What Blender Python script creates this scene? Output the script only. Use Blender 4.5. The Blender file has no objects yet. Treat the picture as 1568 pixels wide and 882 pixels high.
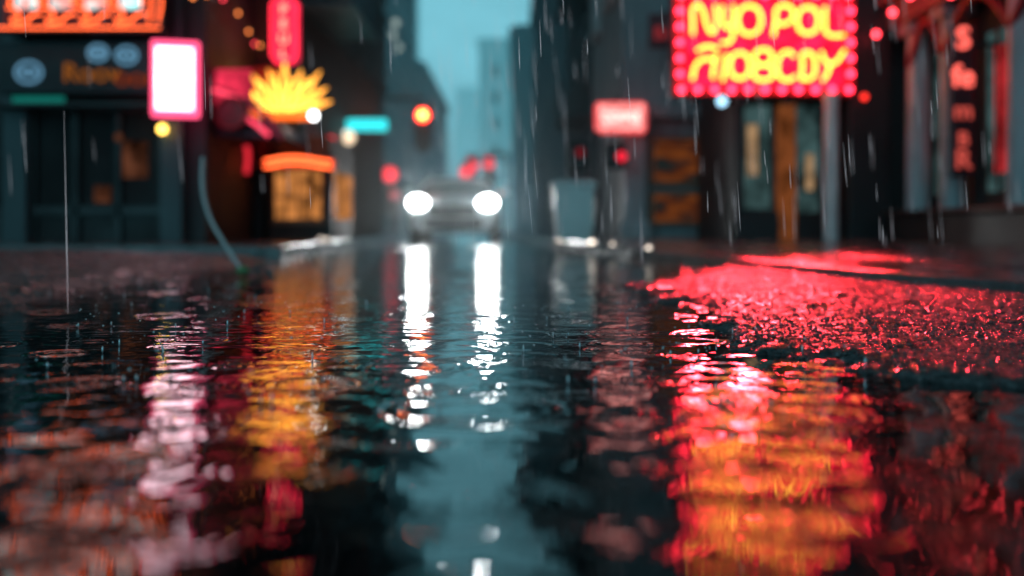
import bpy, math, random
from mathutils import Vector, noise
random.seed(7)
S=bpy.context.scene
C=bpy.context.collection
S.view_settings.view_transform='Standard'; S.view_settings.look='None'; S.view_settings.exposure=0

# ---------------------------------------------------------------- materials
def nt(name):
    m=bpy.data.materials.new(name); m.use_nodes=True
    t=m.node_tree; t.nodes.clear()
    o=t.nodes.new('ShaderNodeOutputMaterial'); return m,t,o
def N(t,typ,**k):
    n=t.nodes.new('ShaderNode'+typ)
    for a,b in k.items(): setattr(n,a,b)
    return n
def mathn(t,op,a,b=None):
    n=N(t,'Math',operation=op)
    for i,v in enumerate((a,b)):
        if v is None: continue
        if isinstance(v,(int,float)): n.inputs[i].default_value=v
        else: t.links.new(v,n.inputs[i])
    return n.outputs[0]
def noise_n(t,vec,scale,detail=2,rough=.5,dist=0):
    n=N(t,'TexNoise'); n.inputs['Scale'].default_value=scale; n.inputs['Detail'].default_value=detail
    n.inputs['Roughness'].default_value=rough; n.inputs['Distortion'].default_value=dist
    t.links.new(vec,n.inputs['Vector']); return n.outputs['Fac']
def mapping(t,vec,sc,rot=(0,0,0)):
    n=N(t,'Mapping'); n.inputs['Scale'].default_value=sc; n.inputs['Rotation'].default_value=rot
    t.links.new(vec,n.inputs['Vector']); return n.outputs[0]
def rng(t,v,a,b,c,d):
    n=N(t,'MapRange'); t.links.new(v,n.inputs[0])
    for i,x in enumerate((a,b,c,d)): n.inputs[i+1].default_value=x
    return n.outputs[0]

def surf(name,col,rough=.6,var=.35,scale=1.5,bump=.004,bscale=30,metal=0,painted_haze=0,painted_haze_col=(.05,.17,.22)):
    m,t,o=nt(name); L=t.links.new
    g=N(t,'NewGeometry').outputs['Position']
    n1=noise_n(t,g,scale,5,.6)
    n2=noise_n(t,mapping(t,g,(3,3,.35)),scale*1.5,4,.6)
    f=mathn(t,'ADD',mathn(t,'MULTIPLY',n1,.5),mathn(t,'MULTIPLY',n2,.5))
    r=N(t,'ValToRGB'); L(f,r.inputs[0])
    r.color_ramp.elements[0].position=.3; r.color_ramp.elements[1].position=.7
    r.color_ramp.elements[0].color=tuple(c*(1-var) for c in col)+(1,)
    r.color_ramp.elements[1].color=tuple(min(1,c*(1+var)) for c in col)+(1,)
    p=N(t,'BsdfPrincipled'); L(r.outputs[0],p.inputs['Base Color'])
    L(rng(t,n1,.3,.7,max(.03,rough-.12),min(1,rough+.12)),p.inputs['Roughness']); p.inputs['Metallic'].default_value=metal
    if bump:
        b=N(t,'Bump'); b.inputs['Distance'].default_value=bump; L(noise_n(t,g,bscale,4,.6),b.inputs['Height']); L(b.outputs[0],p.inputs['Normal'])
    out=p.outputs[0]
    if painted_haze:
        e=N(t,'Emission'); e.inputs[0].default_value=painted_haze_col+(1,); mx=N(t,'MixShader'); mx.inputs[0].default_value=painted_haze  # distance haze mixed into the wall colour as an even glow
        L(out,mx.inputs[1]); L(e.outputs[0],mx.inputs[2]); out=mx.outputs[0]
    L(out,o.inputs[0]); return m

def emit(name,col,st,var=0,scale=4,col2=None):
    m,t,o=nt(name); L=t.links.new
    e=N(t,'Emission'); e.inputs[0].default_value=col+(1,); e.inputs[1].default_value=st
    if var or col2:
        g=N(t,'NewGeometry').outputs['Position']; n=noise_n(t,g,scale,4,.6)
        if var: L(rng(t,n,.35,.65,st*(1-var),st*(1+var)),e.inputs[1])
        if col2:
            r=N(t,'ValToRGB'); r.color_ramp.elements[0].position=.4; r.color_ramp.elements[1].position=.6
            r.color_ramp.elements[0].color=col+(1,); r.color_ramp.elements[1].color=col2+(1,)
            L(noise_n(t,g,scale*.7,3,.5),r.inputs[0]); L(r.outputs[0],e.inputs[0])
    L(e.outputs[0],o.inputs[0]); return m

M={}
M['stone_dk']=surf('dark_stone',(.045,.048,.05),.65)
M['stone']=surf('grey_stone',(.28,.31,.33),.6)
M['stone_lt']=surf('pale_stone',(.46,.50,.52),.5)
M['brick']=surf('dark_brick',(.07,.045,.04),.7,bscale=60)
M['black']=surf('black_paint',(.015,.016,.018),.45)
M['metal']=surf('dark_metal',(.05,.05,.055),.35,metal=.6)
M['redwall']=surf('red_painted_wall',(.35,.03,.04),.5)
M['awning']=surf('awning_canvas',(.03,.025,.05),.5)
M['pinkstripe']=surf('awning_stripe',(.6,.12,.18),.4)
M['wood']=surf('stained_wood',(.28,.11,.04),.4)
M['binw']=surf('bin_plastic',(.86,.88,.88),.4,var=.08)
M['kerb']=surf('kerb_granite',(.16,.16,.165),.14,bump=.0015,bscale=60,scale=4)
M['glass']=surf('dark_glass',(.015,.02,.025),.12,bump=0)
M['shopglass']=surf('dirty_shop_glass',(.010,.009,.010),.7,bump=0)  # near-black matte pane
M['far1']=surf('far_wall',(.05,.06,.07),.7,painted_haze=.4,painted_haze_col=(.035,.13,.165))  # far walls carry painted haze in place of air
M['far1r']=surf('far_wall_dark',(.04,.05,.06),.7,painted_haze=.3,painted_haze_col=(.012,.045,.06))
M['far2']=surf('farther_wall',(.05,.06,.07),.7,painted_haze=.7,painted_haze_col=(.02,.085,.11))
M['far3']=surf('hazy_wall',(.05,.06,.07),.7,painted_haze=.9,painted_haze_col=(.10,.36,.44))
M['far4']=surf('hazier_wall',(.05,.06,.07),.7,painted_haze=.95,painted_haze_col=(.13,.45,.55))
M['car']=surf('car_paint',(.76,.85,.87),.3,var=.05,bump=0)
M['carglass']=surf('windscreen',(.40,.54,.57),.12,var=.2,bump=0)
M['tyre']=surf('tyre_rubber',(.02,.02,.02),.7)
M['neon_y']=emit('neon_yellow',(1,.45,.05),6)
M['neon_o']=emit('neon_orange',(1,.12,.03),4.5)
M['neon_r']=emit('neon_red',(1,.02,.05),4)
M['bulb_r']=emit('red_bulb',(1,.02,.05),15)
M['red_panel']=emit('red_sign_panel',(1,.008,.04),2.2,.6,5)
M['warm_w']=emit('warm_window_light',(1,.36,.09),.42,.9,4)
M['teal_w']=emit('teal_window_light',(.25,.5,.5),.11,.9,3)
M['dim_w']=emit('dim_window_light',(.6,.2,.10),.10,.9,4)
M['white_l']=emit('white_lamp',(.95,1,1),8)
M['head']=emit('headlight_lamp',(.95,1,1),24)
M['pinkwhite']=emit('pink_lightbox',(1,.66,.76),5,.15,5)
M['pinkrim']=emit('pink_lightbox_rim',(1,.08,.2),2.5)
M['cyan']=emit('cyan_sign_light',(.03,.75,.8),1.5)
M['teal_l']=emit('teal_strip_light',(.02,.5,.4),.3)
M['yel_l']=emit('yellow_lamp',(1,.6,.1),6)
M['red_l']=emit('red_signal_lens',(1,.03,.02),10)
M['redcore']=emit('red_signal_core',(1,.3,.05),16)
M['blue_l']=emit('blue_sign_light',(.25,.6,.9),.5)
M['crown_y']=emit('crown_yellow',(1,.38,.05),2.6,.6,9)
M['crown_o']=emit('crown_orange',(1,.15,.02),1.9)
M['marq']=emit('marquee_letter_face',(1,.35,.3),1.3,.5,6,(.45,.95,.95))
M['marqbg']=emit('marquee_field',(.25,.05,.05),.35,.6,8)

# ---------------------------------------------------------------- geometry helpers
def empty(name,loc=(0,0,0)):
    e=bpy.data.objects.new(name,None); e.location=loc; e.empty_display_size=.3; C.objects.link(e); return e
def meshobj(name,v,f,mat,parent=None,smooth=False,bevel=0):
    m=bpy.data.meshes.new(name); m.from_pydata(v,[],f); m.update()
    if mat: m.materials.append(mat)
    if smooth:
        for p in m.polygons: p.use_smooth=True
    o=bpy.data.objects.new(name,m); C.objects.link(o)
    if parent: o.parent=parent
    if bevel:
        b=o.modifiers.new('Bevel','BEVEL'); b.width=bevel; b.segments=2; b.limit_method='ANGLE'
    return o
BF=[(0,3,2,1),(4,5,6,7),(0,1,5,4),(1,2,6,5),(2,3,7,6),(3,0,4,7)]
def bv(x,y,z):
    return [(x[0],y[0],z[0]),(x[1],y[0],z[0]),(x[1],y[1],z[0]),(x[0],y[1],z[0]),(x[0],y[0],z[1]),(x[1],y[0],z[1]),(x[1],y[1],z[1]),(x[0],y[1],z[1])]
def bx(name,p,x,y,z,mat,bevel=0): return meshobj(name,bv(x,y,z),BF,mat,p,bevel=bevel)
def boxes(name,p,lst,mat,bevel=0):
    v=[];f=[]
    for b in lst:
        k=len(v); v+=bv(*b); f+=[tuple(i+k for i in q) for q in BF]
    return meshobj(name,v,f,mat,p,bevel=bevel)
def cyl(name,p,a,b,r,mat,r2=None,n=16,cap=True):
    a=Vector(a);b=Vector(b);d=(b-a).normalized(); r2=r if r2 is None else r2
    u=d.orthogonal().normalized(); w=d.cross(u)
    v=[];f=[]
    for c,rr in((a,r),(b,r2)):
        for i in range(n):
            t=2*math.pi*i/n; v.append(tuple(c+(u*math.cos(t)+w*math.sin(t))*rr))
    for i in range(n): f.append((i,(i+1)%n,n+(i+1)%n,n+i))
    if cap: f.append(tuple(range(n))[::-1]); f.append(tuple(range(n,2*n)))
    return meshobj(name,v,f,mat,p)
def sph(name,p,c,r,mat,sc=(1,1,1),n=14):
    v=[];f=[];h=n//2
    for j in range(h+1):
        ph=math.pi*j/h
        for i in range(n):
            th=2*math.pi*i/n
            v.append((c[0]+r*sc[0]*math.sin(ph)*math.cos(th),c[1]+r*sc[1]*math.sin(ph)*math.sin(th),c[2]+r*sc[2]*math.cos(ph)))
    for j in range(h):
        for i in range(n): f.append((j*n+i,(j+1)*n+i,(j+1)*n+(i+1)%n,j*n+(i+1)%n))
    return meshobj(name,v,f,mat,p,True)
def tube(name,p,strokes,r,mat,closed=(),poly=False):
    c=bpy.data.curves.new(name,'CURVE'); c.dimensions='3D'; c.bevel_depth=r; c.bevel_resolution=3; c.resolution_u=8; c.use_fill_caps=True
    for k,s in enumerate(strokes):
        sp=c.splines.new('BEZIER'); sp.bezier_points.add(len(s)-1)
        for bp,q in zip(sp.bezier_points,s):
            bp.co=q; bp.handle_left_type=bp.handle_right_type='VECTOR' if poly else 'AUTO'
        sp.use_cyclic_u = k in closed
    c.materials.append(mat); o=bpy.data.objects.new(name,c); C.objects.link(o); o.parent=p; return o
def text(name,p,body,size,loc,mat,rot=(math.pi/2,0,0),ex=.01,off=0):
    c=bpy.data.curves.new(name,'FONT'); c.body=body; c.size=size; c.extrude=ex; c.offset=off; c.align_x='CENTER'
    c.materials.append(mat); o=bpy.data.objects.new(name,c); o.location=loc; o.rotation_euler=rot; C.objects.link(o); o.parent=p; return o
def spot(name,p,loc,target,col,energy,radius,ang,blend=.6):
    l=bpy.data.lights.new(name,'SPOT'); l.energy=energy; l.color=col; l.shadow_soft_size=radius; l.spot_size=math.radians(ang); l.spot_blend=blend
    o=bpy.data.objects.new(name,l); o.location=loc; o.rotation_euler=(Vector(target)-Vector(loc)).to_track_quat('-Z','Y').to_euler(); C.objects.link(o); o.parent=p; return o

# ---------------------------------------------------------------- world
w=bpy.data.worlds.new('World'); S.world=w; w.use_nodes=True; t=w.node_tree; t.nodes.clear()
sk=N(t,'TexSky'); sk.sky_type='NISHITA'; sk.sun_disc=False; sk.sun_elevation=math.radians(4); sk.sun_rotation=math.radians(200)
sk.air_density=1.5; sk.dust_density=2; sk.ozone_density=4
bw=N(t,'RGBToBW'); t.links.new(sk.outputs[0],bw.inputs[0])
tc=N(t,'TexCoord'); sx_=N(t,'SeparateXYZ'); t.links.new(tc.outputs['Generated'],sx_.inputs[0])
dusk=rng(t,sx_.outputs[1],-.6,1.0,.58,1.65)          # last light lies down the street, night comes in behind
cl=rng(t,noise_n(t,mapping(t,tc.outputs['Generated'],(1,1,3)),3,4,.55),.3,.7,.8,1.2)
lum=mathn(t,'MULTIPLY',mathn(t,'MULTIPLY',bw.outputs[0],dusk),cl)
mc=N(t,'VectorMath',operation='MULTIPLY'); t.links.new(lum,mc.inputs[0]); mc.inputs[1].default_value=(.90,2.6,3.15)
bg=N(t,'Background'); bg.inputs[1].default_value=.14; t.links.new(mc.outputs[0],bg.inputs[0])
wo=N(t,'OutputWorld'); t.links.new(bg.outputs[0],wo.inputs[0])
sd=bpy.data.lights.new('sun','SUN'); sd.energy=.04; sd.angle=math.radians(20); sd.color=(1,.9,.8)
so=bpy.data.objects.new('sun',sd); so.rotation_euler=(math.radians(50),0,math.radians(-20)); C.objects.link(so)

# ---------------------------------------------------------------- camera
H=.28
cd=bpy.data.cameras.new('camera'); cam=bpy.data.objects.new('camera',cd); C.objects.link(cam); S.camera=cam
cam.location=(0,0,H); cam.rotation_euler=(math.radians(90),0,0); cd.lens=35; cd.sensor_width=36; cd.shift_y=-.058
cd.clip_end=3000; cd.clip_start=.02
cd.dof.use_dof=True; cd.dof.focus_distance=2.5; cd.dof.aperture_fstop=1.05

# ---------------------------------------------------------------- ground
def sm(t): t=max(0,min(1,t)); return t*t*(3-2*t)
def interp(pts,y):
    if y<=pts[0][0]: return pts[0][1]
    for (a,b),(c,d) in zip(pts,pts[1:]):
        if y<=c: return b+(d-b)*(y-a)/(c-a)
    return pts[-1][1]
KERB=[(-6,3.6),(1.2,2.6),(4.07,2.09),(7.4,1.53),(9.5,1.15),(16,.62),(22,.4),(40,-.5),(60,-1.6),(120,-4)]
PATCH=[(1.6,1.15),(1.82,.70),(2.25,.47),(3.28,.57),(4.75,.5),(5.7,.9),(7,1.5),(8,2.2)]
def ground_h(x,y):
    if abs(x)>14 or y>60 or y<-10: return .03
    n1=noise.noise((x*1.1,y*1.1,3)); n2=noise.noise((x*4,y*4,1)); n3=noise.noise((x*13,y*13,7)); n4=noise.noise((x*40,y*40,2))
    base=-.03+.012*n1
    if y>8: base+=sm((y-8)/6)*(.028+.008*n2)
    if y>30: base=max(base,-.01+.03*sm((y-30)/8))
    if y<-3: base+=.06*sm((-3-y)/2)
    xl=-1.78-.055*(y-3.4)+.16*n1+.09*n2+.03*n3
    d=(xl-x)
    h=base+ (.075+.012*n2+.006*n3+.005*n4)*sm((d+.15)/.55)
    if d>.4: h+=.05*sm((d-.4)/2)
    dr=min(x-interp(PATCH,y),y-1.62)+.12*n2+.07*n3+.03*n4
    if y<9: h=max(h,base+(-base+.016+.008*n1+.009*n2+.008*n3+.005*n4)*sm((dr+.1)/.3))
    if x>interp(KERB,y)+.3: h=max(h,.015)
    return h
def axis(lo,a,b,hi,st):
    r=[a+i*st for i in range(int((b-a)/st)+1)]
    s=st;v=r[-1]
    while v<hi: s*=1.18; v+=s; r.append(v)
    s=st;v=r[0];l=[]
    while v>lo: s*=1.18; v-=s; l.append(v)
    return l[::-1]+r
xs=axis(-500,-3.2,3.0,500,.018); ys=axis(-200,.9,7.0,1500,.018)
v=[(x,y,ground_h(x,y)) for y in ys for x in xs]; nx=len(xs)
f=[(j*nx+i,j*nx+i+1,(j+1)*nx+i+1,(j+1)*nx+i) for j in range(len(ys)-1) for i in range(nx-1)]
def asphalt():
    m,t,o=nt('wet_asphalt'); L=t.links.new
    g=N(t,'NewGeometry').outputs['Position']
    sy=N(t,'SeparateXYZ'); L(g,sy.inputs[0])
    n1=noise_n(t,g,1.3,5,.6); n2=noise_n(t,g,30,5,.8); n3=noise_n(t,g,6,4,.65)
    vo=N(t,'TexVoronoi'); vo.inputs['Scale'].default_value=70; L(g,vo.inputs['Vector'])
    r=N(t,'ValToRGB'); L(vo.outputs['Color'],r.inputs[0]); r.color_ramp.elements[0].color=(.012,.012,.014,1); r.color_ramp.elements[1].color=(.14,.14,.15,1)
    p=N(t,'BsdfPrincipled'); L(r.outputs[0],p.inputs['Base Color'])
    L(rng(t,n3,.38,.62,.10,.55),p.inputs['Roughness']); p.inputs['IOR'].default_value=1.5
    L(rng(t,n1,.35,.65,.0,.7),p.inputs['Coat Weight']); p.inputs['Coat Roughness'].default_value=.08
    hh=mathn(t,'MULTIPLY',vo.outputs['Distance'],-.010)
    hh=mathn(t,'ADD',hh,mathn(t,'MULTIPLY',n2,.018))
    b=N(t,'Bump'); b.inputs['Distance'].default_value=1; L(rng(t,sy.outputs[1],5,10,.9,.3),b.inputs['Strength']); L(hh,b.inputs['Height']); L(b.outputs[0],p.inputs['Normal']); L(b.outputs[0],p.inputs['Coat Normal'])
    L(p.outputs[0],o.inputs[0]); return m
M['asph']=asphalt()
meshobj('ground',v,f,M['asph'],smooth=True)

def water():
    m,t,o=nt('puddle_water'); L=t.links.new
    g=N(t,'NewGeometry').outputs['Position']
    sp_=N(t,'SeparateXYZ'); L(g,sp_.inputs[0])
    near=rng(t,sp_.outputs[1],.8,3.0,1.0,.35)
    fine=rng(t,sp_.outputs[1],.9,2.4,.18,1.1)
    n0=noise_n(t,mapping(t,g,(.8,1,1),(0,0,.3)),10,1.5,.4,1.0)
    nb=noise_n(t,mapping(t,g,(.9,1,1),(0,0,-.4)),4.2,1,.4,.8)
    n1=noise_n(t,mapping(t,g,(.4,1,1)),22,2,.5,.3)
    n2=noise_n(t,mapping(t,g,(.5,1,1)),70,1,.5)
    mask=mathn(t,'MULTIPLY',rng(t,noise_n(t,g,.9,2),.35,.65,.35,1.3),fine)
    h=mathn(t,'MULTIPLY',mathn(t,'ADD',mathn(t,'MULTIPLY',n0,.0048),mathn(t,'MULTIPLY',nb,.0095)),near)
    h=mathn(t,'ADD',h,mathn(t,'MULTIPLY',mathn(t,'MULTIPLY',n1,mask),.0015))
    h=mathn(t,'ADD',h,mathn(t,'MULTIPLY',mathn(t,'MULTIPLY',n2,fine),.00024))
    for sc,fr,am,off in((1.6,170,.0009,0),(2.6,240,.0006,5.3),(4.2,330,.0003,2.1)):
        mp=N(t,'Mapping'); mp.inputs['Location'].default_value=(off,off,0); L(g,mp.inputs[0])
        vo=N(t,'TexVoronoi'); vo.voronoi_dimensions='2D'; vo.inputs['Scale'].default_value=sc; L(mp.outputs[0],vo.inputs['Vector'])
        d=mathn(t,'DIVIDE',vo.outputs['Distance'],sc)
        sx=N(t,'SeparateColor'); L(vo.outputs['Color'],sx.inputs[0])
        rad=mathn(t,'MULTIPLY',sx.outputs[0],.24/sc)
        e=mathn(t,'SUBTRACT',d,rad); e=mathn(t,'DIVIDE',e,.022); e=mathn(t,'MULTIPLY',e,e); e=mathn(t,'EXPONENT',mathn(t,'MULTIPLY',e,-1))
        s=mathn(t,'MULTIPLY',mathn(t,'SINE',mathn(t,'MULTIPLY',d,fr)),e)
        h=mathn(t,'ADD',h,mathn(t,'MULTIPLY',s,am))
    b=N(t,'Bump'); b.inputs['Distance'].default_value=1; b.inputs['Strength'].default_value=1; L(h,b.inputs['Height'])
    p=N(t,'BsdfPrincipled'); p.inputs['Base Color'].default_value=(.003,.004,.005,1); p.inputs['Roughness'].default_value=.015; p.inputs['IOR'].default_value=1.7
    L(b.outputs[0],p.inputs['Normal']); L(p.outputs[0],o.inputs[0]); return m
meshobj('puddle_water',[(-9,-6,0),(9,-6,0),(9,36,0),(-9,36,0)],[(0,1,2,3)],water())

# pavements
def pave():
    m,t,o=nt('wet_pavement'); L=t.links.new
    g=N(t,'NewGeometry').outputs['Position']
    br=N(t,'TexBrick'); br.inputs['Scale'].default_value=1.6; br.inputs['Mortar Size'].default_value=.012; L(g,br.inputs['Vector'])
    br.inputs['Color1'].default_value=(.10,.10,.105,1); br.inputs['Color2'].default_value=(.15,.15,.155,1); br.inputs['Mortar'].default_value=(.03,.03,.03,1)
    n=noise_n(t,g,3,5,.6)
    p=N(t,'BsdfPrincipled'); L(br.outputs[0],p.inputs['Base Color']); L(rng(t,n,.35,.62,.04,.28),p.inputs['Roughness'])
    h=mathn(t,'ADD',mathn(t,'MULTIPLY',noise_n(t,g,30,4,.6),.0022),mathn(t,'MULTIPLY',br.outputs['Fac'],-.003))
    b=N(t,'Bump'); b.inputs['Distance'].default_value=1; L(h,b.inputs['Height']); L(b.outputs[0],p.inputs['Normal'])
    L(p.outputs[0],o.inputs[0]); return m
M['pave']=pave()
def strip(name,A,B,zb,mat,parent=None,bevel=0):
    v=[];n=len(A)
    for (x0,y0,z0),(x1,y1,z1) in zip(A,B): v+=[(x0,y0,zb),(x0,y0,z0),(x1,y1,z1),(x1,y1,zb)]
    f=[]
    for i in range(n-1):
        k=4*i
        for a in range(4): f.append((k+a,k+(a+1)%4,k+4+(a+1)%4,k+4+a))
    f+=[(0,3,2,1),(4*n-4,4*n-3,4*n-2,4*n-1)]
    return meshobj(name,v,f,mat,parent,bevel=bevel)
ky=[-6]+[1.2,2.6,4.07,5.5,7.4,9.5,12,16,22,30,40,60,120]
rk=empty('pavement')
kz=lambda y:.062+.05*sm((y-5)/8)
strip('kerb',[(interp(KERB,y),y,kz(y)) for y in ky],[(interp(KERB,y)+.14,y,kz(y)) for y in ky],-.06,M['kerb'],rk,.012)
strip('slab_band',[(interp(KERB,y)+.145,y,kz(y)-.006) for y in ky],[(interp(KERB,y)+.75,y,kz(y)+.006) for y in ky],-.06,M['pave'],rk)
strip('slabs',[(interp(KERB,y)+.76,y,kz(y)+.02) for y in ky],[(interp(KERB,y)+9,y,.15) for y in ky],-.06,M['pave'],rk,.01)
lk=empty('pavement')
LK=lambda y:-2.15-.055*(y-9.5)
ky2=[9.2,12,16,22,30,40,60,120]
strip('kerb',[(LK(y),y,.12) for y in ky2],[(LK(y)-.15,y,.12) for y in ky2],-.06,M['kerb'],lk,.012)
strip('slabs',[(LK(y)-.155,y,.116) for y in ky2],[(LK(y)-9,y,.14) for y in ky2],-.06,M['pave'],lk)

# gravel
def gravel():
    v=[];f=[]
    ico=[(0,0,1),(.9,0,.2),(.28,.85,.2),(-.72,.52,.2),(-.72,-.52,.2),(.28,-.85,.2),(0,0,-.8)]
    fc=[(0,1,2),(0,2,3),(0,3,4),(0,4,5),(0,5,1),(6,2,1),(6,3,2),(6,4,3),(6,5,4),(6,1,5)]
    c=0
    while c<26000:
        if random.random()<.72:
            y=random.uniform(1.6,6.5); x=random.uniform(.4,2.6)
            if x>interp(KERB,y)-.02: continue
        else:
            y=random.uniform(2.4,9); x=-1.75-.055*(y-3.4)-abs(random.gauss(0,.6))+.1
        z=ground_h(x,y)
        if z<-.002: continue
        r=random.choice((.002,.003,.004,.005,.006)); 
        if random.random()<.008: r=.012
        a=random.uniform(0,6.28); ca,sa=math.cos(a)*r,math.sin(a)*r; k=len(v); q=random.uniform(.6,1.1)
        v+=[(x+px*ca-py*sa,y+px*sa+py*ca,z+pz*r*q) for px,py,pz in ico]; f+=[tuple(i+k for i in t) for t in fc]; c+=1
    return meshobj('gravel',v,f,surf('wet_gravel',(.12,.125,.13),.15,var=.7,scale=60,bump=0))
gravel()

# ---------------------------------------------------------------- generic buildings
def building(name,x,y,h,mat,faces,bay=2.0,fl=3.0,z0=3.2,lit=.1,ww=1.0,wh=1.7,trim=None,litm='dim_w',gl=None,escape=None):
    e=empty(name); bx('walls',e,x,y,(-.05,h),mat)
    trim=trim or mat; panes=[];litp=[];fr=[];co=[]; esc=[]
    for fc in faces:
        a0,a1=(x if fc in('-y','+y') else y); nb=max(1,int((a1-a0-.6)/bay)); st=(a1-a0)/nb
        def B(u0,u1,d0,d1,za,zb):
            if fc=='-y': return((u0,u1),(y[0]-d1,y[0]-d0),(za,zb))
            if fc=='+x': return((x[1]+d0,x[1]+d1),(u0,u1),(za,zb))
            if fc=='-x': return((x[0]-d1,x[0]-d0),(u0,u1),(za,zb))
        z=z0
        while z+wh<h-.6:
            for i in range(nb):
                c=a0+st*(i+.5)
                (litp if random.random()<lit else panes).append(B(c-ww/2,c+ww/2,.003,.012,z,z+wh))
                fr+=[B(c-ww/2-.12,c-ww/2,0.002,.09,z,z+wh),B(c+ww/2,c+ww/2+.12,.002,.09,z,z+wh),B(c-ww/2-.2,c+ww/2+.2,.002,.14,z+wh,z+wh+.16),B(c-ww/2-.2,c+ww/2+.2,.002,.16,z-.12,z),
                     B(c-.03,c+.03,.013,.05,z,z+wh),B(c-ww/2,c-.03,.013,.05,z+wh*.5,z+wh*.5+.05),B(c+.03,c+ww/2,.013,.05,z+wh*.5,z+wh*.5+.05)]
            co.append(B(a0,a1,.002,.10,z+fl-.75,z+fl-.6))
            if escape==fc:
                c0,c1=a0+st*.2,a0+st*1.8
                esc+=[B(c0,c1,.17,.95,z-.25,z-.2),B(c0,c1,.92,.95,z+.65,z+.7)]+[B(c0+j*.16,c0+j*.16+.025,.925,.945,z-.199,z+.649) for j in range(int((c1-c0)/.16))]
                esc+=[B(c0+.15+j*.14,c0+.27+j*.14,.3,.7,z-.2+j*.27,z-.17+j*.27) for j in range(10)]
            z+=fl
        co.append(B(a0,a1,.002,.35,h-.5,h-.15)); co.append(B(a0,a1,.002,.22,h-.75,h-.505))
    if panes: boxes('window_glass',e,panes,gl or M['glass'])
    if litp: boxes('lit_windows',e,litp,M[litm])
    if fr: boxes('window_frames',e,fr,trim)
    if co: boxes('cornices',e,co,trim)
    if esc: boxes('fire_escape',e,esc,M['metal'])
    return e

# left buildings
A=building('corner_shop_building',(-12,-3.75),(12.2,17),12,M['stone_dk'],('-y','+x'),z0=3.9)
boxes('piers',A,[((-6.15,-5.86),(12.0,12.198),(-.05,3.6)),((-4.24,-3.98),(12.0,12.198),(-.05,3.6)),((-8.3,-8.0),(12.0,12.198),(-.05,3.6))],surf('teal_pier',(.06,.09,.10),.5),.01)
boxes('shop_window_glass',A,[((-5.8,-4.3),(12.17,12.195),(.55,1.7)),((-8,-6.2),(12.17,12.195),(.55,1.7))],M['shopglass'])
boxes('shop_door_panels',A,[((-5.855,-4.245),(12.16,12.197),(-.05,.449))],surf('door_paint',(.015,.013,.014),.6))
boxes('window_mullions',A,[((-5.86+i*.52,-5.80+i*.52),(12.1,12.158),(.14,1.75)) for i in range(4)]+[((-5.8,-4.3),(12.1,12.158),(.45,.549))],M['black'])
boxes('interior_glow',A,[((-4.75,-4.45),(12.15,12.168),(.9,1.35)),((-5.1,-4.9),(12.15,12.168),(.6,.8)),((-7.3,-6.8),(12.15,12.168),(.8,1.4))],M['dim_w'])
bx('teal_strip',A,(-5.9,-5.3),(11.75,11.8),(1.77,1.84),M['teal_l'])
bx('canopy_soffit',A,(-6.2,-3.98),(11.7,12.0),(1.72,1.765),M['black'])
F1=empty('shop_fascia_sign')
bx('board',F1,(-6.1,-4.22),(11.80,11.99),(1.88,2.5),surf('fascia_teal',(.015,.025,.03),.6),.01)
text('letters',F1,'Roov',.32,(-4.98,11.78,2.02),emit('amber_letters',(1,.3,.05),.26))
text('letters_2',F1,'oom',.32,(-4.4,11.78,1.97),emit('red_amber_letters',(1,.15,.05),.2))
for i,(a,b,r) in enumerate(((-4.9,2.36,.11),(-4.56,2.33,.12),(-5.72,2.13,.15))):
    tube('badge_ring_%d'%i,F1,[[(a+r*math.cos(q*math.pi/4),11.78,b+r*.8*math.sin(q*math.pi/4)) for q in range(8)]],.018,M['blue_l'],(0,)); bx('badge_bar_%d'%i,F1,(a-r*.6,a+r*.6),(11.77,11.79),(b-.03,b+.03),M['blue_l'])
# marquee
MQ=empty('theatre_marquee_sign')
bx('cabinet',MQ,(-5.98,-4.05),(11.55,11.99),(2.56,3.75),M['metal'],.02)
bx('field',MQ,(-5.9,-4.12),(11.53,11.549),(2.64,3.68),M['marqbg'])
lets=[]; ol=[]
for i in range(4):
    c=-5.62+i*.40
    lets+=[((c-.12,c+.13),(11.49,11.528),(2.82,3.6))]
    ol.append([(c-.16,11.47,2.86),(c-.17,11.47,3.2),(c-.15,11.47,3.6),(c+.02,11.47,3.64),(c+.16,11.47,3.5),(c+.12,11.47,3.25),(c,11.47,3.2),(c+.14,11.47,3.0),(c+.16,11.47,2.84)])
    ol.append([(c-.2,11.47,2.83),(c-.1,11.47,2.80),(c-.06,11.47,2.72),(c-.14,11.47,2.68),(c+.02,11.47,2.67),(c+.1,11.47,2.74),(c+.2,11.47,2.76)])
boxes('letter_faces',MQ,lets,M['marq'],.02)
tube('neon_outline',MQ,ol,.011,M['neon_o'])
tube('neon_border',MQ,[[(-5.95,11.5,2.6),(-5.0,11.5,2.6),(-4.07,11.5,2.6)],[(-4.09,11.5,2.66),(-4.05,11.5,2.9),(-4.09,11.5,3.2),(-4.05,11.5,3.66)],[(-4.2,11.5,2.66),(-4.16,11.5,2.9),(-4.2,11.5,3.2),(-4.16,11.5,3.66)]],.009,M['neon_o'])
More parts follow.
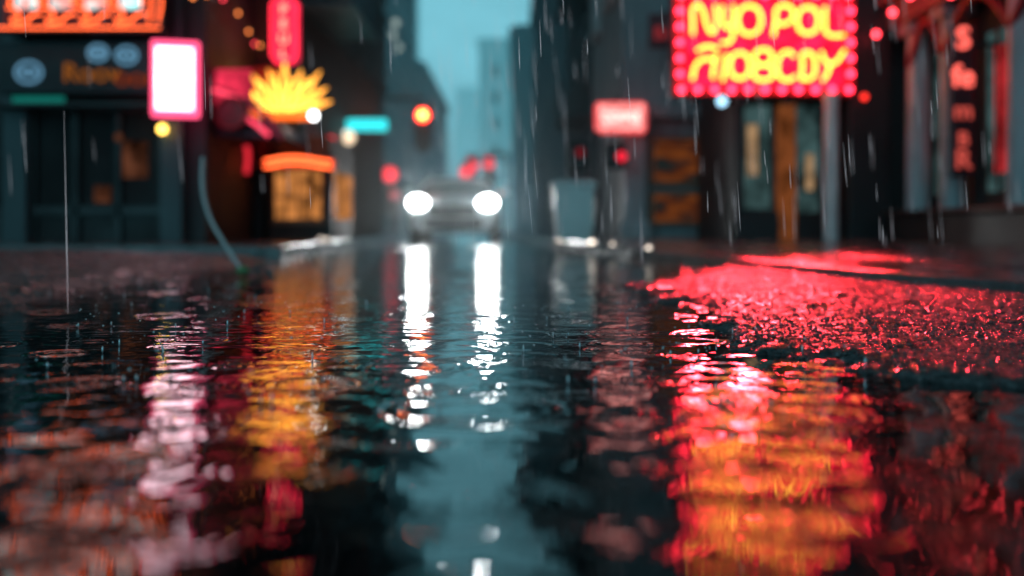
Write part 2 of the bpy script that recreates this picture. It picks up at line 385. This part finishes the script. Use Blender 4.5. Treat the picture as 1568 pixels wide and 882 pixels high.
# pink lightbox
LB=empty('lightbox_sign')
def rot_box(name,p,c,hw,hd,z,mat,ang,bev=0):
    v=[]
    for zz in z:
        for sx,sy in((-1,-1),(1,-1),(1,1),(-1,1)):
            X=sx*hw;Y=sy*hd; v.append((c[0]+X*math.cos(ang)-Y*math.sin(ang),c[1]+X*math.sin(ang)+Y*math.cos(ang),zz))
    return meshobj(name,v,BF,mat,p,bevel=bev)
rot_box('rim',LB,(-3.92,11.6),.265,.06,(1.58,2.46),M['pinkrim'],.25,.02)
rot_box('face',LB,(-3.905,11.52),.205,.02,(1.66,2.37),M['pinkwhite'],.25,.01)
bx('bracket',LB,(-3.98,-3.9),(11.7,12.2),(2.1,2.16),M['metal'])
for i,(a,b,m,r) in enumerate(((-4.18,1.47,'yel_l',.055),(-4.7,1.37,'dim_w',.05))):
    L_=empty('hanging_lamp'); sph('bulb',L_,(a,11.9,b),r,M[m]); cyl('stem',L_,(a,11.9,b+r),(a,11.9,1.72),.012,M['metal'])

# cafe building
B=building('cafe_building',(-10,-3.35),(14.6,26),13,M['brick'],('-y','+x'),z0=3.9,lit=.12,bay=1.6,trim=M['stone_dk'],escape='+x')
bx('red_wall_panel',B,(-3.95,-3.36),(14.3,14.598),(1.25,2.6),M['redwall'],.01)
boxes('door_posts',B,[((-3.7,-3.58),(14.3,14.598),(-.05,1.249)),((-3.34,-3.2),(14.9,15.2),(-.05,2.4)),((-2.62,-2.56),(14.2,14.26),(-.05,1.35))],M['black'])
K=empty('cafe_kiosk')
bx('walls',K,(-3.5,-2.62),(14.3,16.4),(.1,1.6),M['brick'])
boxes('window_light',K,[((-3.4,-2.72),(14.27,14.297),(.42,1.12)),((-2.617,-2.6),(14.45,16.2),(.42,1.12))],M['warm_w'])
boxes('mullions',K,[((-3.41+.17*i,-3.395+.17*i),(14.24,14.268),(.40,1.14)) for i in range(5)]+[((-3.45,-2.66),(14.22,14.268),(.34,.399)),((-3.42,-2.70),(14.225,14.238),(.72,.74))],M['wood'])
tube('canopy_neon',K,[[(-3.5,14.1,1.15),(-3.1,14.05,1.21),(-2.55,14.1,1.14)],[(-3.5,14.1,1.24),(-3.1,14.05,1.29),(-2.55,14.1,1.22)]],.020,M['neon_o'])
bx('canopy',K,(-3.6,-2.5),(14.12,14.3),(1.13,1.28),surf('red_canopy',(.4,.05,.03),.4),.02)
AW=empty('awning')
v=[(-4.1,12.6,1.95),(-2.95,12.6,1.62),(-2.85,12.6,1.42),(-2.9,14.4,1.42),(-2.98,14.4,1.62),(-4.1,14.4,1.95),(-4.1,12.6,1.45),(-4.1,14.4,1.45)]
meshobj('canvas',v,[(0,1,4,5),(1,2,3,4),(0,6,2,1),(5,4,3,7)],M['awning'],AW)
tube('edge_stripe',AW,[[(-4.15,12.5,2.15),(-3.6,12.55,2.0),(-3.15,12.55,1.75),(-2.9,12.58,1.42)]],.04,M['pinkstripe'])
pn=emit('pink_neon_dim',(1,.06,.12),1.8)
tube('edge_neon',AW,[[(-4.2,12.5,1.62),(-4.0,12.5,1.56),(-3.8,12.45,1.60)],[(-3.45,12.45,1.72),(-3.25,12.45,1.62),(-3.05,12.5,1.45)],[(-3.75,12.5,2.02),(-3.6,12.45,1.97),(-3.4,12.45,1.9)]],.028,pn)
bx('ribs',AW,(-4.12,-2.86),(13.4,13.43),(1.40,1.419),M['metal'])
RS=empty('round_wall_sign'); cyl('disc',RS,(-3.5,12.5,1.72),(-3.5,12.42,1.72),.22,surf('brown_sign',(.10,.05,.04),.4),n=28)
tube('ring',RS,[[(-3.5+.19*math.cos(a),12.4,1.72+.19*math.sin(a)) for a in [k*math.pi/4 for k in range(8)]]],.02,M['redwall'],(0,))
cyl('arm',RS,(-3.5,12.5,1.72),(-3.78,12.5,1.72),.02,M['metal'])
bx('red_board',RS,(-3.95,-3.3),(12.6,12.66),(1.6,2.3),emit('red_lit_board',(1,.04,.10),.75,.8,3),.02)  # glowing board added for the red glow on the wall
# crown sign
CR=empty('crown_neon_sign')
def petal(cx,cz,ang,ln,wd,y0,y1):
    pts=[(0,-wd*.35),(ln*.35,-wd*.5),(ln*.7,-wd*.4),(ln,0),(ln*.7,wd*.4),(ln*.35,wd*.5),(0,wd*.35)]
    q=[(cx+a*math.cos(ang)-b*math.sin(ang),cz+a*math.sin(ang)+b*math.cos(ang)) for a,b in pts]; n=len(q)
    v=[(a,y0,b) for a,b in q]+[(a,y1,b) for a,b in q]
    return v,[tuple(range(n)),tuple(range(n,2*n))[::-1]]+[(i,n+i,n+(i+1)%n,(i+1)%n) for i in range(n)]
for nm,mt,k0,ln,wd,yy in(('back_petals','crown_y',9,.72,.11,13.9),('front_petals','crown_o',6,.46,.08,13.84),('tips','neon_y',8,.54,.022,13.80)):
    V=[];Fc=[]
    for i in range(k0):
        a=math.radians(14+152*i/(k0-1)); q=ln*(1-.14*(i%2))
        vv,ff=petal(-3.18+.10*math.cos(a),1.92,a,q*(.82 if i in(0,k0-1) else 1),wd,yy+.003*i,yy+.04+.003*i); k=len(V); V+=vv; Fc+=[tuple(j+k for j in z) for z in ff]
    meshobj(nm,V,Fc,M[mt],CR)
bx('base',CR,(-3.62,-2.74),(13.8,13.98),(1.80,1.90),M['crown_o'],.03)
bx('bracket',CR,(-3.3,-3.1),(13.98,14.6),(1.83,1.88),M['metal'])
sph('ball_lamp',CR,(-2.74,13.75,1.84),.06,M['white_l'])
# vertical neon
VS=empty('vertical_neon_sign')
bx('cabinet',VS,(-3.36,-3.0),(13.9,14.15),(2.6,3.50),emit('red_cabinet',(1,.03,.09),1.1,.3,4),.08)
tube('border',VS,[[(-3.35,13.87,2.70),(-3.35,13.87,3.4),(-3.27,13.87,3.5),(-3.09,13.87,3.5),(-3.01,13.87,3.4),(-3.01,13.87,2.70),(-3.09,13.87,2.60),(-3.27,13.87,2.60)]],.013,M['neon_r'],(0,),True)
for i,ch in enumerate('PEUL'): text('letter_%d'%i,VS,ch,.19,(-3.18,13.86,3.27-.205*i),emit('vertical_letter_%d'%i,(1,.3,.2),3))
bx('bracket',VS,(-3.22,-3.14),(14.15,14.6),(3.0,3.06),M['metal'])
# small signs near signal
SG=empty('street_name_sign')
cyl('pole',SG,(-3.42,20,0),(-3.42,20,2.75),.05,M['metal'])
bx('plate',SG,(-3.32,-2.5),(19.95,20.0),(2.24,2.48),M['cyan'],.05)
sph('lamp',SG,(-3.27,19.9,2.1),.14,emit('warm_white_globe',(1,.75,.5),1.6)); sph('lamp_2',SG,(-3.38,19.9,2.15),.12,emit('pale_globe',(.8,1,.95),1.5))
RL=empty('red_lantern'); sph('globe',RL,(-3.1,17,1.67),.13,emit('red_lantern_glow',(1,.04,.06),2),(1,1,1.5)); cyl('hanger',RL,(-3.1,17,1.8),(-3.36,17,2.1),.012,M['metal'])
RT=empty('neon_tube_sign'); tube('tube',RT,[[(-3.72,13.95,1.05),(-3.70,13.95,1.3),(-3.72,13.95,1.46)]],.035,emit('red_tube',(1,.03,.05),.9)); bx('back',RT,(-3.78,-3.66),(14,14.04),(1.02,1.5),M['black'])

# ---------------------------------------------------------------- traffic lights
def signal(x,y,z,r=.15,lit=0,arm=None,st=None):
    e=empty('traffic_light')
    px=x if arm is None else arm
    cyl('pole',e,(px,y+.25,0),(px,y+.25,z+.5),.08,M['metal'],.06)
    if arm is not None: cyl('arm',e,(px,y+.25,z+.45),(x,y+.25,z+.45),.05,M['metal'])
    bx('housing',e,(x-.22,x+.22),(y,y+.25),(z-r*4.6,z+r*1.7),M['black'],.03)
    for i in range(3):
        zz=z-i*r*2.35
        on=i==lit
        sph('lens_%d'%i,e,(x,y-.01,zz),r,(st or M['red_l']) if on else surf('dark_lens',(.03,.02,.01),.3,bump=0),(1,.35,1))
        if on and st is None: sph('core',e,(x,y-.03,zz),r*.72,M['redcore'],(1,.4,1))
        tube('visor_%d'%i,e,[[(x-r*1.1,y-.1,zz),(x-r*.8,y-.1,zz+r*.8),(x,y-.1,zz+r*1.15),(x+r*.8,y-.1,zz+r*.8),(x+r*1.1,y-.1,zz)]],.018,M['black'])
    return e
signal(-2.24,25,3.13,.17,0,arm=-3.9)
rf=emit('far_red_lens',(1,.02,.05),2)
signal(-4.9,40,2.45,.30,0,st=rf); signal(-1.72,42,2.95,.28,0,arm=-.2,st=rf); signal(-1.0,43,3.1,.24,0,arm=-.2,st=rf); signal(-1.9,41,2.6,.24,0,arm=-.2,st=rf)
signal(-4.6,39,1.6,.2,0,st=emit('dim_far_red_lens',(1,.04,.08),.5))

# ---------------------------------------------------------------- far buildings
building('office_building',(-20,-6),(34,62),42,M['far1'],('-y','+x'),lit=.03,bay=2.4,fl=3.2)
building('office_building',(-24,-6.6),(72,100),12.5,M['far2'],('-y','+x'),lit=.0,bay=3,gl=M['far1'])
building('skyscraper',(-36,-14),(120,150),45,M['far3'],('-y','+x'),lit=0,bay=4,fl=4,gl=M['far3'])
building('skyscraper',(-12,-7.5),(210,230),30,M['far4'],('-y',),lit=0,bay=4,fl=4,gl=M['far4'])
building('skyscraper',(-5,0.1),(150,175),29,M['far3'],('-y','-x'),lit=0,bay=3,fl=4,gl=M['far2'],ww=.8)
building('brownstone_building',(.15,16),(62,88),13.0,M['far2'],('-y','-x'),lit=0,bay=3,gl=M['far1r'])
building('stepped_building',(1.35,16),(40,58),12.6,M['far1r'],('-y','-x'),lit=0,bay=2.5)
building('dark_apartment_building',(2.05,12),(23,37),22,M['stone_dk'],('-y','-x'),lit=.0,bay=2.2,escape='-x')
for q in((-5.85,50,10.6,.2),(-5.85,48.6,9.7,.2),(-5.85,51.2,9.6,.2),(-5.85,43,10.9,.17)):
    l=empty('wall_lamp'); sph('globe',l,q[:3],q[3],emit('dim_white_globe',(.6,.75,.7),.7)); cyl('arm',l,q[:3],(-6.02,q[1],q[2]),.03,M['metal'])

# ---------------------------------------------------------------- right buildings
I=building('grey_corner_building',(1.8,12),(16.2,22.5),13,M['stone'],('-y','-x'),z0=4.4,lit=0,trim=M['stone_lt'])
boxes('pilasters',I,[((1.78,2.14),(15.95,16.198),(-.05,1.9)),((1.72,2.2),(15.9,16.198),(1.905,2.05)),((3.3,3.5),(15.95,16.198),(-.05,2.2)),((1.72,2.2),(15.88,15.948),(-.05,.4))],M['stone_lt'],.015)
bx('ledge',I,(2.21,3.6),(15.8,16.198),(2.05,2.25),M['stone'],.01)
def art(nm,c1,c2,c3):
    m,t,o=nt(nm); L=t.links.new; g=N(t,'NewGeometry').outputs['Position']
    r=N(t,'ValToRGB'); L(noise_n(t,mapping(t,g,(1,1,2.2)),2.6,3,.5),r.inputs[0])
    r.color_ramp.elements[0].position=.38; r.color_ramp.elements[0].color=c1+(1,); r.color_ramp.elements[1].position=.6; r.color_ramp.elements[1].color=c2+(1,)
    q=r.color_ramp.elements.new(.5); q.color=c3+(1,)
    e=N(t,'Emission'); L(r.outputs[0],e.inputs[0]); e.inputs[1].default_value=.25; L(e.outputs[0],o.inputs[0]); return m
for nm,za,zb in(('framed_poster',.98,1.76),('framed_poster',.34,.88)):
    P=empty(nm); bx('print',P,(2.30,3.10),(16.12,16.15),(za+.06,zb-.06),art('poster_art_%d'%int(za*100),(.03,.06,.06),(.55,.14,.03),(.22,.05,.02)))
    boxes('frame',P,[((2.22,3.18),(16.06,16.19),(zb-.06,zb)),((2.22,3.18),(16.06,16.19),(za,za+.06)),((2.22,2.30),(16.06,16.19),(za+.061,zb-.061)),((3.10,3.18),(16.06,16.19),(za+.061,zb-.061))],M['wood'])
# pink rounded sign
PS=empty('illuminated_sign')
bx('cabinet',PS,(1.27,2.06),(15.2,15.34),(1.74,2.22),emit('pink_red_cabinet',(1,.08,.09),1.2),.12)
bx('face',PS,(1.32,2.01),(15.16,15.198),(1.78,2.18),emit('pink_face',(1,.28,.26),1.6,.5,9),.1)
text('lettering',PS,'COFFEE',.17,(1.665,15.15,1.92),emit('pale_letters',(1,.7,.62),2.5))
bx('bracket',PS,(1.6,1.66),(15.34,16.2),(2.222,2.27),M['metal'])
# faint red hanging sign
HS=empty('hanging_sign'); bx('board',HS,(2.05,2.68),(14.9,14.97),(2.98,3.5),surf('red_board',(.16,.02,.03),.4),.01)
text('lettering',HS,'BAR',.26,(2.36,14.89,3.12),emit('faded_red',(1,.08,.1),.3)); bx('bracket',HS,(2.3,2.36),(14.97,16.2),(3.5,3.56),M['metal'])
# main neon sign
NS=empty('neon_theatre_sign'); sx0=2.10; sz0=2.02; k=.00853; yb=13.0
def sp(u,v_,y=12.86): return(sx0+u*k,y,sz0+v_*k)
bx('cabinet',NS,(sx0,sx0+280*k),(yb,yb+.3),(sz0,sz0+160*k),M['redwall'],.03)
bx('panel',NS,(sx0+20*k,sx0+260*k),(yb-.03,yb-.002),(sz0+13*k,sz0+144*k),M['red_panel'])
def rr(u0,u1,a,b): 
    c=min(u1-u0,b-a)*.28
    return [sp(u0,a+c),sp(u0,b-c),sp(u0+c,b),sp(u1-c,b),sp(u1,b-c),sp(u1,a+c),sp(u1-c,a),sp(u0+c,a)]
P=lambda *q:[sp(*z) for z in q]
st=[rr(98,129,92,132),rr(188,216,93,130),rr(86,112,25,61),rr(122,147,45,66),rr(120,149,23,42),
 P((28,90),(28,110),(29,130),(35,135),(42,128),(50,102),(57,93),(62,100),(62,134)),
 P((73,133),(73,112),(78,101),(85,102),(89,112),(89,134)),P((89,115),(88,88),(82,78),(71,78)),
 P((150,88),(153,110),(157,131),(172,133),(180,124),(177,112),(165,106),(153,107)),
 P((228,132),(228,110),(229,95),(236,89),(257,89)),
 P((27,22),(33,44),(42,52),(64,52)),P((34,66),(50,72),(66,68)),P((58,24),(60,42),(64,60)),P((73,20),(76,40),(79,60)),
 P((182,57),(172,64),(160,57),(156,42),(160,26),(172,21),(183,27)),
 P((192,22),(194,44),(196,62),(208,60),(213,42),(208,25),(192,22)),
 P((222,64),(230,48),(240,46),(258,66)),P((236,46),(232,32),(224,20))]
tube('neon_letters',NS,st,.018,M['neon_y'],(0,1,2,3,4))
tube('neon_letter_backing',NS,[[(a,b+.05,c) for a,b,c in s] for s in st],.030,emit('neon_orange_backing',(1,.07,.02),1.6),(0,1,2,3,4))
bl=[]
for i in range(11):
    u=12+i*25.6; bl+=[(u,8),(u,152)]
for i in range(1,6): bl+=[(10,8+i*24),(270,8+i*24)]
for i,(u,v_) in enumerate(bl): sph('bulb_%d'%i,NS,sp(u,v_,12.95),.043,M['bulb_r'],n=10)
boxes('brackets',NS,[((2.9,2.98),(13.3,13.62),(2.5,2.58)),((3.9,3.98),(13.3,13.62),(2.5,2.58))],M['metal'])
for i,(u,tx,ty,an) in enumerate(((40,1.05,5.3,9.2),(110,1.45,5.1,9.4),(180,1.9,5.1,9.6),(240,2.9,6.6,12))):
    spot('flood_lamp_%d'%i,NS,sp(u,-4,12.9),(tx,ty,0),(1,.03,.045),(1500,1700,1700,1000)[i],.18,an,.6)  # red spots added to light the asphalt patch, not real fittings
    cyl('flood_lamp_hood_%d'%i,NS,sp(u,-4,13.1),sp(u,-1,13.24),.08,M['black'])  # hood made up to go with the added spot

# shop J under sign
J=building('cafe_front_building',(2.98,12),(13.6,16.0),12,M['stone_dk'],('-y',),z0=4.3,lit=0,trim=M['stone'])
boxes('shop_windows',J,[((3.15,3.52),(13.56,13.598),(.55,1.95)),((3.88,4.18),(13.56,13.598),(.5,1.95)),((4.45,4.7),(13.56,13.598),(.5,1.9))],M['teal_w'])
boxes('warm_interior',J,[((3.2,3.34),(13.54,13.558),(1.0,1.7)),((4.0,4.1),(13.54,13.558),(.8,1.3))],emit('cream_interior',(1,.6,.3),.3,.6,5))
boxes('dark_bulkhead',J,[((3.0,4.5),(13.4,13.598),(.1,.5)),((3.0,4.9),(13.3,13.598),(1.98,2.2))],M['black'],.01)
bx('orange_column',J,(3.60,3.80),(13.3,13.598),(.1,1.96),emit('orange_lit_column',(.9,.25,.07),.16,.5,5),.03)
cyl('pale_column',J,(4.1,12.8,.1),(4.1,12.8,2.02),.09,surf('pale_column_paint',(.85,.80,.84),.3))
boxes('piers',J,[((4.44,4.98),(13.1,13.598),(.1,3.6)),((3.0,3.12),(13.38,13.598),(.505,1.975))],M['black'],.02)
WL=empty('wall_lamp'); sph('globe',WL,(2.72,12.9,1.93),.065,emit('blue_white_lamp',(.4,.75,1),2.5)); cyl('arm',WL,(2.72,12.9,1.93),(2.72,13.6,2.1),.02,M['metal']); cyl('bracket',WL,(2.72,13.6,2.1),(3.1,13.7,2.1),.02,M['metal'])
WR=empty('wall_lamp'); sph('globe',WR,(4.6,13.0,2.0),.04,emit('small_red_lamp',(1,.03,.02),3)); cyl('arm',WR,(4.6,13.0,2.0),(4.6,13.15,2.0),.02,M['metal'])
# right colonnade building K
Kb=building('colonnade_building',(5.45,14),(4,13.55),12,M['stone_dk'],('-x',),z0=4.2,lit=0,trim=M['stone'])
for i,y in enumerate((12.75,11.75,10.15,8.6,7.0)):
    cyl('column_%d'%i,Kb,(5.2,y,.4),(5.2,y,2.75),.15,surf('column_paint',(.40,.47,.50),.35),.13,n=24)
    bx('column_base_%d'%i,Kb,(5.0,5.4),(y-.2,y+.2),(.1,.4),M['stone'],.02); bx('capital_%d'%i,Kb,(5.0,5.4),(y-.2,y+.2),(2.752,2.9),M['stone'],.03)
boxes('entablature',Kb,[((4.95,5.449),(4,13.3),(2.905,3.2)),((4.8,5.449),(4,13.3),(3.205,3.34)),((4.9,5.449),(4,13.3),(3.345,3.7))],surf('red_brown_entablature',(.22,.10,.09),.4),.02)
for i,(a,b) in enumerate(((12.75,11.75),(11.75,10.15),(10.15,8.6),(8.6,7.0))):
    n=9; tube('arch_%d'%i,Kb,[[(5.1,a+(b-a)*j/n,2.35+.5*math.sin(math.pi*j/n)) for j in range(n+1)]],.05,M['redwall'])
boxes('tall_windows',Kb,[((5.42,5.447),(y,y+.75),(.7,2.5)) for y in(12.0,10.6,9.0,7.4)],M['teal_w'])
boxes('red_window_panels',Kb,[((5.38,5.418),(y+.25,y+.5),(.9,2.3)) for y in(12.0,10.6,9.0)],emit('red_pane',(1,.05,.06),.4,.6,4))
boxes('window_bars',Kb,[((5.36,5.379),(y,y+.04),(.7,2.5)) for y in(12.0,12.37,12.71,10.6,10.97,11.31,9.0,9.37,9.71)],M['black'])
boxes('low_wall',Kb,[((4.75,5.0),(7,12.6),(.1,.44)),((4.7,5.05),(7,12.65),(.443,.5))],M['black'],.02)
VB=empty('blade_sign'); bx('panel',VB,(4.86,5.14),(11.05,11.12),(.85,2.55),surf('blade_back',(.05,.02,.03),.4),.03)
for i,(ch,z,s) in enumerate((('S',2.28,.34),('fe',1.86,.34),('m',1.5,.28),('B',1.2,.22),('R',.95,.3))): text('letter_%d'%i,VB,ch,s,(5.0,11.03,z),emit('blade_neon_%d'%i,(1,.13,.1),2 if i<2 else .6),off=.004)
bx('arm',VB,(5.14,5.44),(11.06,11.11),(2.3,2.35),M['metal'])
# red bulbs added under the entablature, mostly out of view, to reflect in water
FS=empty('festoon_lights')
ps=[(4.72,5.2+.55*i,2.88+.16*math.cos(i*math.pi/3)) for i in range(15)]
tube('cord',FS,[[(a,b,c+.05) for a,b,c in ps]],.008,M['black'])
fm=emit('festoon_bulb',(1,.04,.06),12)
for i,q in enumerate(ps): sph('bulb_%d'%i,FS,q,.038,fm,n=10)
FL=empty('festoon_lights')
ps=[(-3.6+.06*math.sin(i),12.4+.5*i,3.0+.14*math.cos(i*math.pi/3)) for i in range(-6,5)]
tube('cord',FL,[[(a,b,c+.05) for a,b,c in ps]],.008,M['black'])
for i,q in enumerate(ps): sph('bulb_%d'%i,FL,q,.022,emit('festoon_bulb_%d'%i,((1,.25,.06) if i%3 else (1,.05,.08)),4),n=10)

# ---------------------------------------------------------------- street furniture
BN=empty('rubbish_bin')
def frus(name,p,c,r0,r1,z0,z1,mat,n=4,tw=math.pi/4,bev=.02):
    v=[(c[0]+r*math.cos(tw+2*math.pi*i/n),c[1]+r*math.sin(tw+2*math.pi*i/n),z) for r,z in((r0,z0),(r1,z1)) for i in range(n)]
    f=[(i,(i+1)%n,n+(i+1)%n,n+i) for i in range(n)]+[tuple(range(n))[::-1],tuple(range(n,2*n))]
    return meshobj(name,v,f,mat,p,bevel=bev)
frus('body',BN,(.75,12.2),.29,.35,.13,.78,M['binw']); frus('rim',BN,(.75,12.2),.39,.39,.78,.84,M['binw']); frus('lid',BN,(.75,12.2),.35,.26,.842,.88,M['stone_lt'])
boxes('ribs',BN,[((.55+.10*i,.57+.10*i),(11.93,11.975),(.25,.74)) for i in range(5)],M['binw'])
PD=empty('pedestrian_signal'); cyl('pole',PD,(1.28,15,0),(1.28,15,1.75),.045,M['metal'])
for s in(-1,1):
    bx('head_%d'%(s+1),PD,(1.28+s*.28-.16,1.28+s*.28+.16),(14.9,15.1),(1.18,1.58),M['black'],.03)
sph('lens',PD,(1.64,14.88,1.36),.075,emit('pedestrian_red',(1,.02,.05),1.2),(1,.4,1)); sph('lens_2',PD,(1.02,14.88,1.42),.07,emit('dim_red',(1,.03,.06),.15),(1,.4,1))
for (x,y,r,s) in((.45,11.5,.026,2.4),(.75,10.6,.034,4.5),(.9,9.9,.022,2.5),(1.08,8.6,.024,3),(-2.5,12.5,.035,1.2),(-2.32,12.0,.03,1.2),(-2.25,11.4,.03,1.2)):  # glowing orbs added in place of glints off the wet ground
    g=empty('ground_light'); z=(kz(y) if x>0 else .12)
    cyl('bezel',g,(x+.1,y,z-.01),(x+.1,y,z+.02),r*1.35,M['metal']); sph('lens',g,(x+.1,y,z+.022),r,emit('ground_lens_%d'%int(s*10),(1,.85,.72),s),(1,1,1))
# pale curved streak of unknown kind, built as a bent tube
CB=empty('bent_cable')
tube('cable',CB,[[(-2.05,6.6,.75),(-2.02,6.5,.55),(-1.93,6.35,.36),(-1.8,6.2,.2),(-1.62,5.95,.04)]],.013,surf('cable_sheath',(.88,.70,.70),.2))
sph('plug',CB,(-1.6,5.92,.03),.035,surf('green_plug',(.15,.35,.15),.3),(1.2,1,.8))

# ---------------------------------------------------------------- car
def car(x,y):
    e=empty('oncoming_car',(x,y,0))
    def loft(name,secs,mat):
        v=[];n=9
        for (yy,wd,b,m,t_,wt) in secs:
            v+=[(-wd*.9,yy,b),(-wd,yy,b+.14),(-wd*1.0,yy,m),(-wt,yy,t_),(0,yy,t_+.025),(wt,yy,t_),(wd,yy,m),(wd,yy,b+.14),(wd*.9,yy,b)]
        f=[]
        for i in range(len(secs)-1):
            for a in range(n): f.append((i*n+a,i*n+(a+1)%n,(i+1)*n+(a+1)%n,(i+1)*n+a))
        f+=[tuple(range(n)),tuple(range((len(secs)-1)*n,len(secs)*n))[::-1]]
        o=meshobj(name,v,f,mat,e,True); s=o.modifiers.new('Bevel','BEVEL'); s.width=.03; s.segments=2; return o
    loft('body',[(-.02,.74,.3,.66,.74,.66),(.12,.88,.22,.76,.84,.74),(.6,.93,.2,.86,.93,.78),(1.15,.94,.2,.92,1.0,.8),(2.5,.95,.2,.95,1.0,.8),(4.0,.94,.22,.95,1.02,.78),(4.4,.88,.28,.9,.98,.7),(4.5,.8,.35,.8,.9,.6)],M['car'])
    loft('windows',[(1.0,.80,.95,.97,.99,.76),(1.85,.80,.95,1.05,1.32,.60),(2.4,.80,.95,1.06,1.37,.61),(3.4,.80,.95,1.06,1.34,.60),(4.2,.78,.95,.99,1.03,.66)],M['carglass'])
    loft('roof',[(1.84,.60,1.30,1.33,1.35,.56),(2.4,.62,1.35,1.39,1.41,.58),(3.45,.61,1.31,1.35,1.37,.56)],M['car'])
    for s in(-1,1):
        tube('pillar_%d'%(s+1),e,[[(s*.80,1.02,.99),(s*.72,1.4,1.2),(s*.61,1.86,1.34)]],.035,M['car'])
        sph('headlight_%d'%(s+1),e,(s*.70,-.02,.80),.15,M['head'],(1.35,.5,.95))
        spot('headlamp_beam_%d'%(s+1),e,(s*.70,-.14,.80),(s*.5,-20,.6),(.95,1,1),110,.15,90,.9)
        sph('fog_light_%d'%(s+1),e,(s*.66,.02,.42),.04,M['white_l'],(1.2,.5,1))
        bx('mirror_%d'%(s+1),e,tuple(sorted((s*.95,s*1.12))),(1.35,1.5),(1.0,1.14),M['car'],.03)
        for yy in(.85,3.6):
            cyl('wheel',e,(s*.72,yy,.34),(s*.94,yy,.34),.34,M['tyre'],n=24); cyl('rim',e,(s*.93,yy,.34),(s*.95,yy,.34),.2,M['metal'],n=16)
    bx('grille',e,(-.48,.48),(-.06,.0),(.55,.72),M['black'],.02)
    boxes('grille_bars',e,[((-.47,.47),(-.075,-.062),(.57+.05*i,.585+.05*i)) for i in range(3)],M['metal'])
    bx('lower_intake',e,(-.6,.6),(-.03,.05),(.30,.46),M['black'],.02)
    bx('number_plate',e,(-.25,.25),(-.065,-.035),(.46,.545),M['binw'])
    sph('marker_lamp',e,(.93,1.8,1.05),.05,emit('amber_marker',(1,.2,.05),1))
    return e
car(-1.19,20)
# mist volume added to make the headlights bloom
def bloom_mist():
    m,t,o=nt('street_mist'); s=N(t,'VolumeScatter'); s.inputs['Color'].default_value=(.9,.97,1,1); s.inputs['Density'].default_value=.013; s.inputs['Anisotropy'].default_value=.75
    t.links.new(s.outputs[0],o.inputs['Volume'])
    return bx('mist',None,(-8,6),(13.9,33),(-.04,6),m)
bloom_mist()
# ---------------------------------------------------------------- rain and splashes
def rain():
    v=[];f=[]
    def streak(x,y,z,l,r,tx):
        k=len(v); n=4
        for zz,rr,dx in((z,r*.3,0),(z+l*.3,r,tx*.3),(z+l,r*.2,tx)):
            for i in range(n): v.append((x+dx*l+rr*math.cos(i*math.pi/2),y+rr*math.sin(i*math.pi/2),zz))
        for s in(0,n):
            for i in range(n): f.append((k+s+i,k+s+(i+1)%n,k+s+n+(i+1)%n,k+s+n+i))
    for i in range(210):
        y=random.uniform(1.8,6.5); x=random.uniform(-.52,.55)*y if i%3==0 else random.uniform(-.08,.45)*y
        z=random.uniform(.28-.02*y,.28+.23*y)
        streak(x,y,z,random.uniform(.015,.06)*y*.85,random.uniform(.0005,.0011)*y/4,random.uniform(-.10,-.02))
    for x,y,z,l in((-1.36,3.05,.02,.62),(-1.05,6,.3,.35),(.05,3.5,.4,.2),(.32,3.2,.30,.12),(.47,3.6,.15,.2)): streak(x,y,z,l,.0011,-.02)
    m,t,o=nt('rain_water'); L=t.links.new
    a=N(t,'BsdfTransparent'); p=N(t,'BsdfPrincipled'); p.inputs['Base Color'].default_value=(.85,.9,.95,1); p.inputs['Roughness'].default_value=.2
    p.inputs['Emission Color'].default_value=(.85,.8,.85,1); p.inputs['Emission Strength'].default_value=.42  # rain glows a little in place of light refracted by the drops
    mx=N(t,'MixShader'); mx.inputs[0].default_value=.6; L(a.outputs[0],mx.inputs[1]); L(p.outputs[0],mx.inputs[2]); L(mx.outputs[0],o.inputs[0])
    meshobj('rain',v,f,m,smooth=True)
rain()
def splashes():
    v=[];f=[]
    def drop(c,r,st=1):
        k=len(v); n=8;h=5
        for j in range(h+1):
            ph=math.pi*j/h
            for i in range(n):
                th=2*math.pi*i/n; v.append((c[0]+r*math.sin(ph)*math.cos(th),c[1]+r*math.sin(ph)*math.sin(th),c[2]+r*st*math.cos(ph)))
        for j in range(h):
            for i in range(n): f.append((k+j*n+i,k+(j+1)*n+i,k+(j+1)*n+(i+1)%n,k+j*n+(i+1)%n))
    for s in range(190):
        y=random.uniform(1.5,9); x=random.uniform(-.5,.45)*y
        z=max(0,ground_h(x,y))
        drop((x,y,z+.008),.0024,random.uniform(2,5))
        for q in range(random.randint(2,7)):
            a=random.uniform(0,6.28); R=random.uniform(.01,.06); drop((x+R*math.cos(a),y+R*math.sin(a),z+random.uniform(.004,.06)),random.uniform(.001,.0035))
    m,t,o=nt('splash_water'); p=N(t,'BsdfPrincipled'); p.inputs['Base Color'].default_value=(.8,.85,.9,1); p.inputs['Roughness'].default_value=.1; p.inputs['Metallic'].default_value=.7
    t.links.new(p.outputs[0],o.inputs[0]); meshobj('rain_splashes',v,f,m,smooth=True)
splashes()
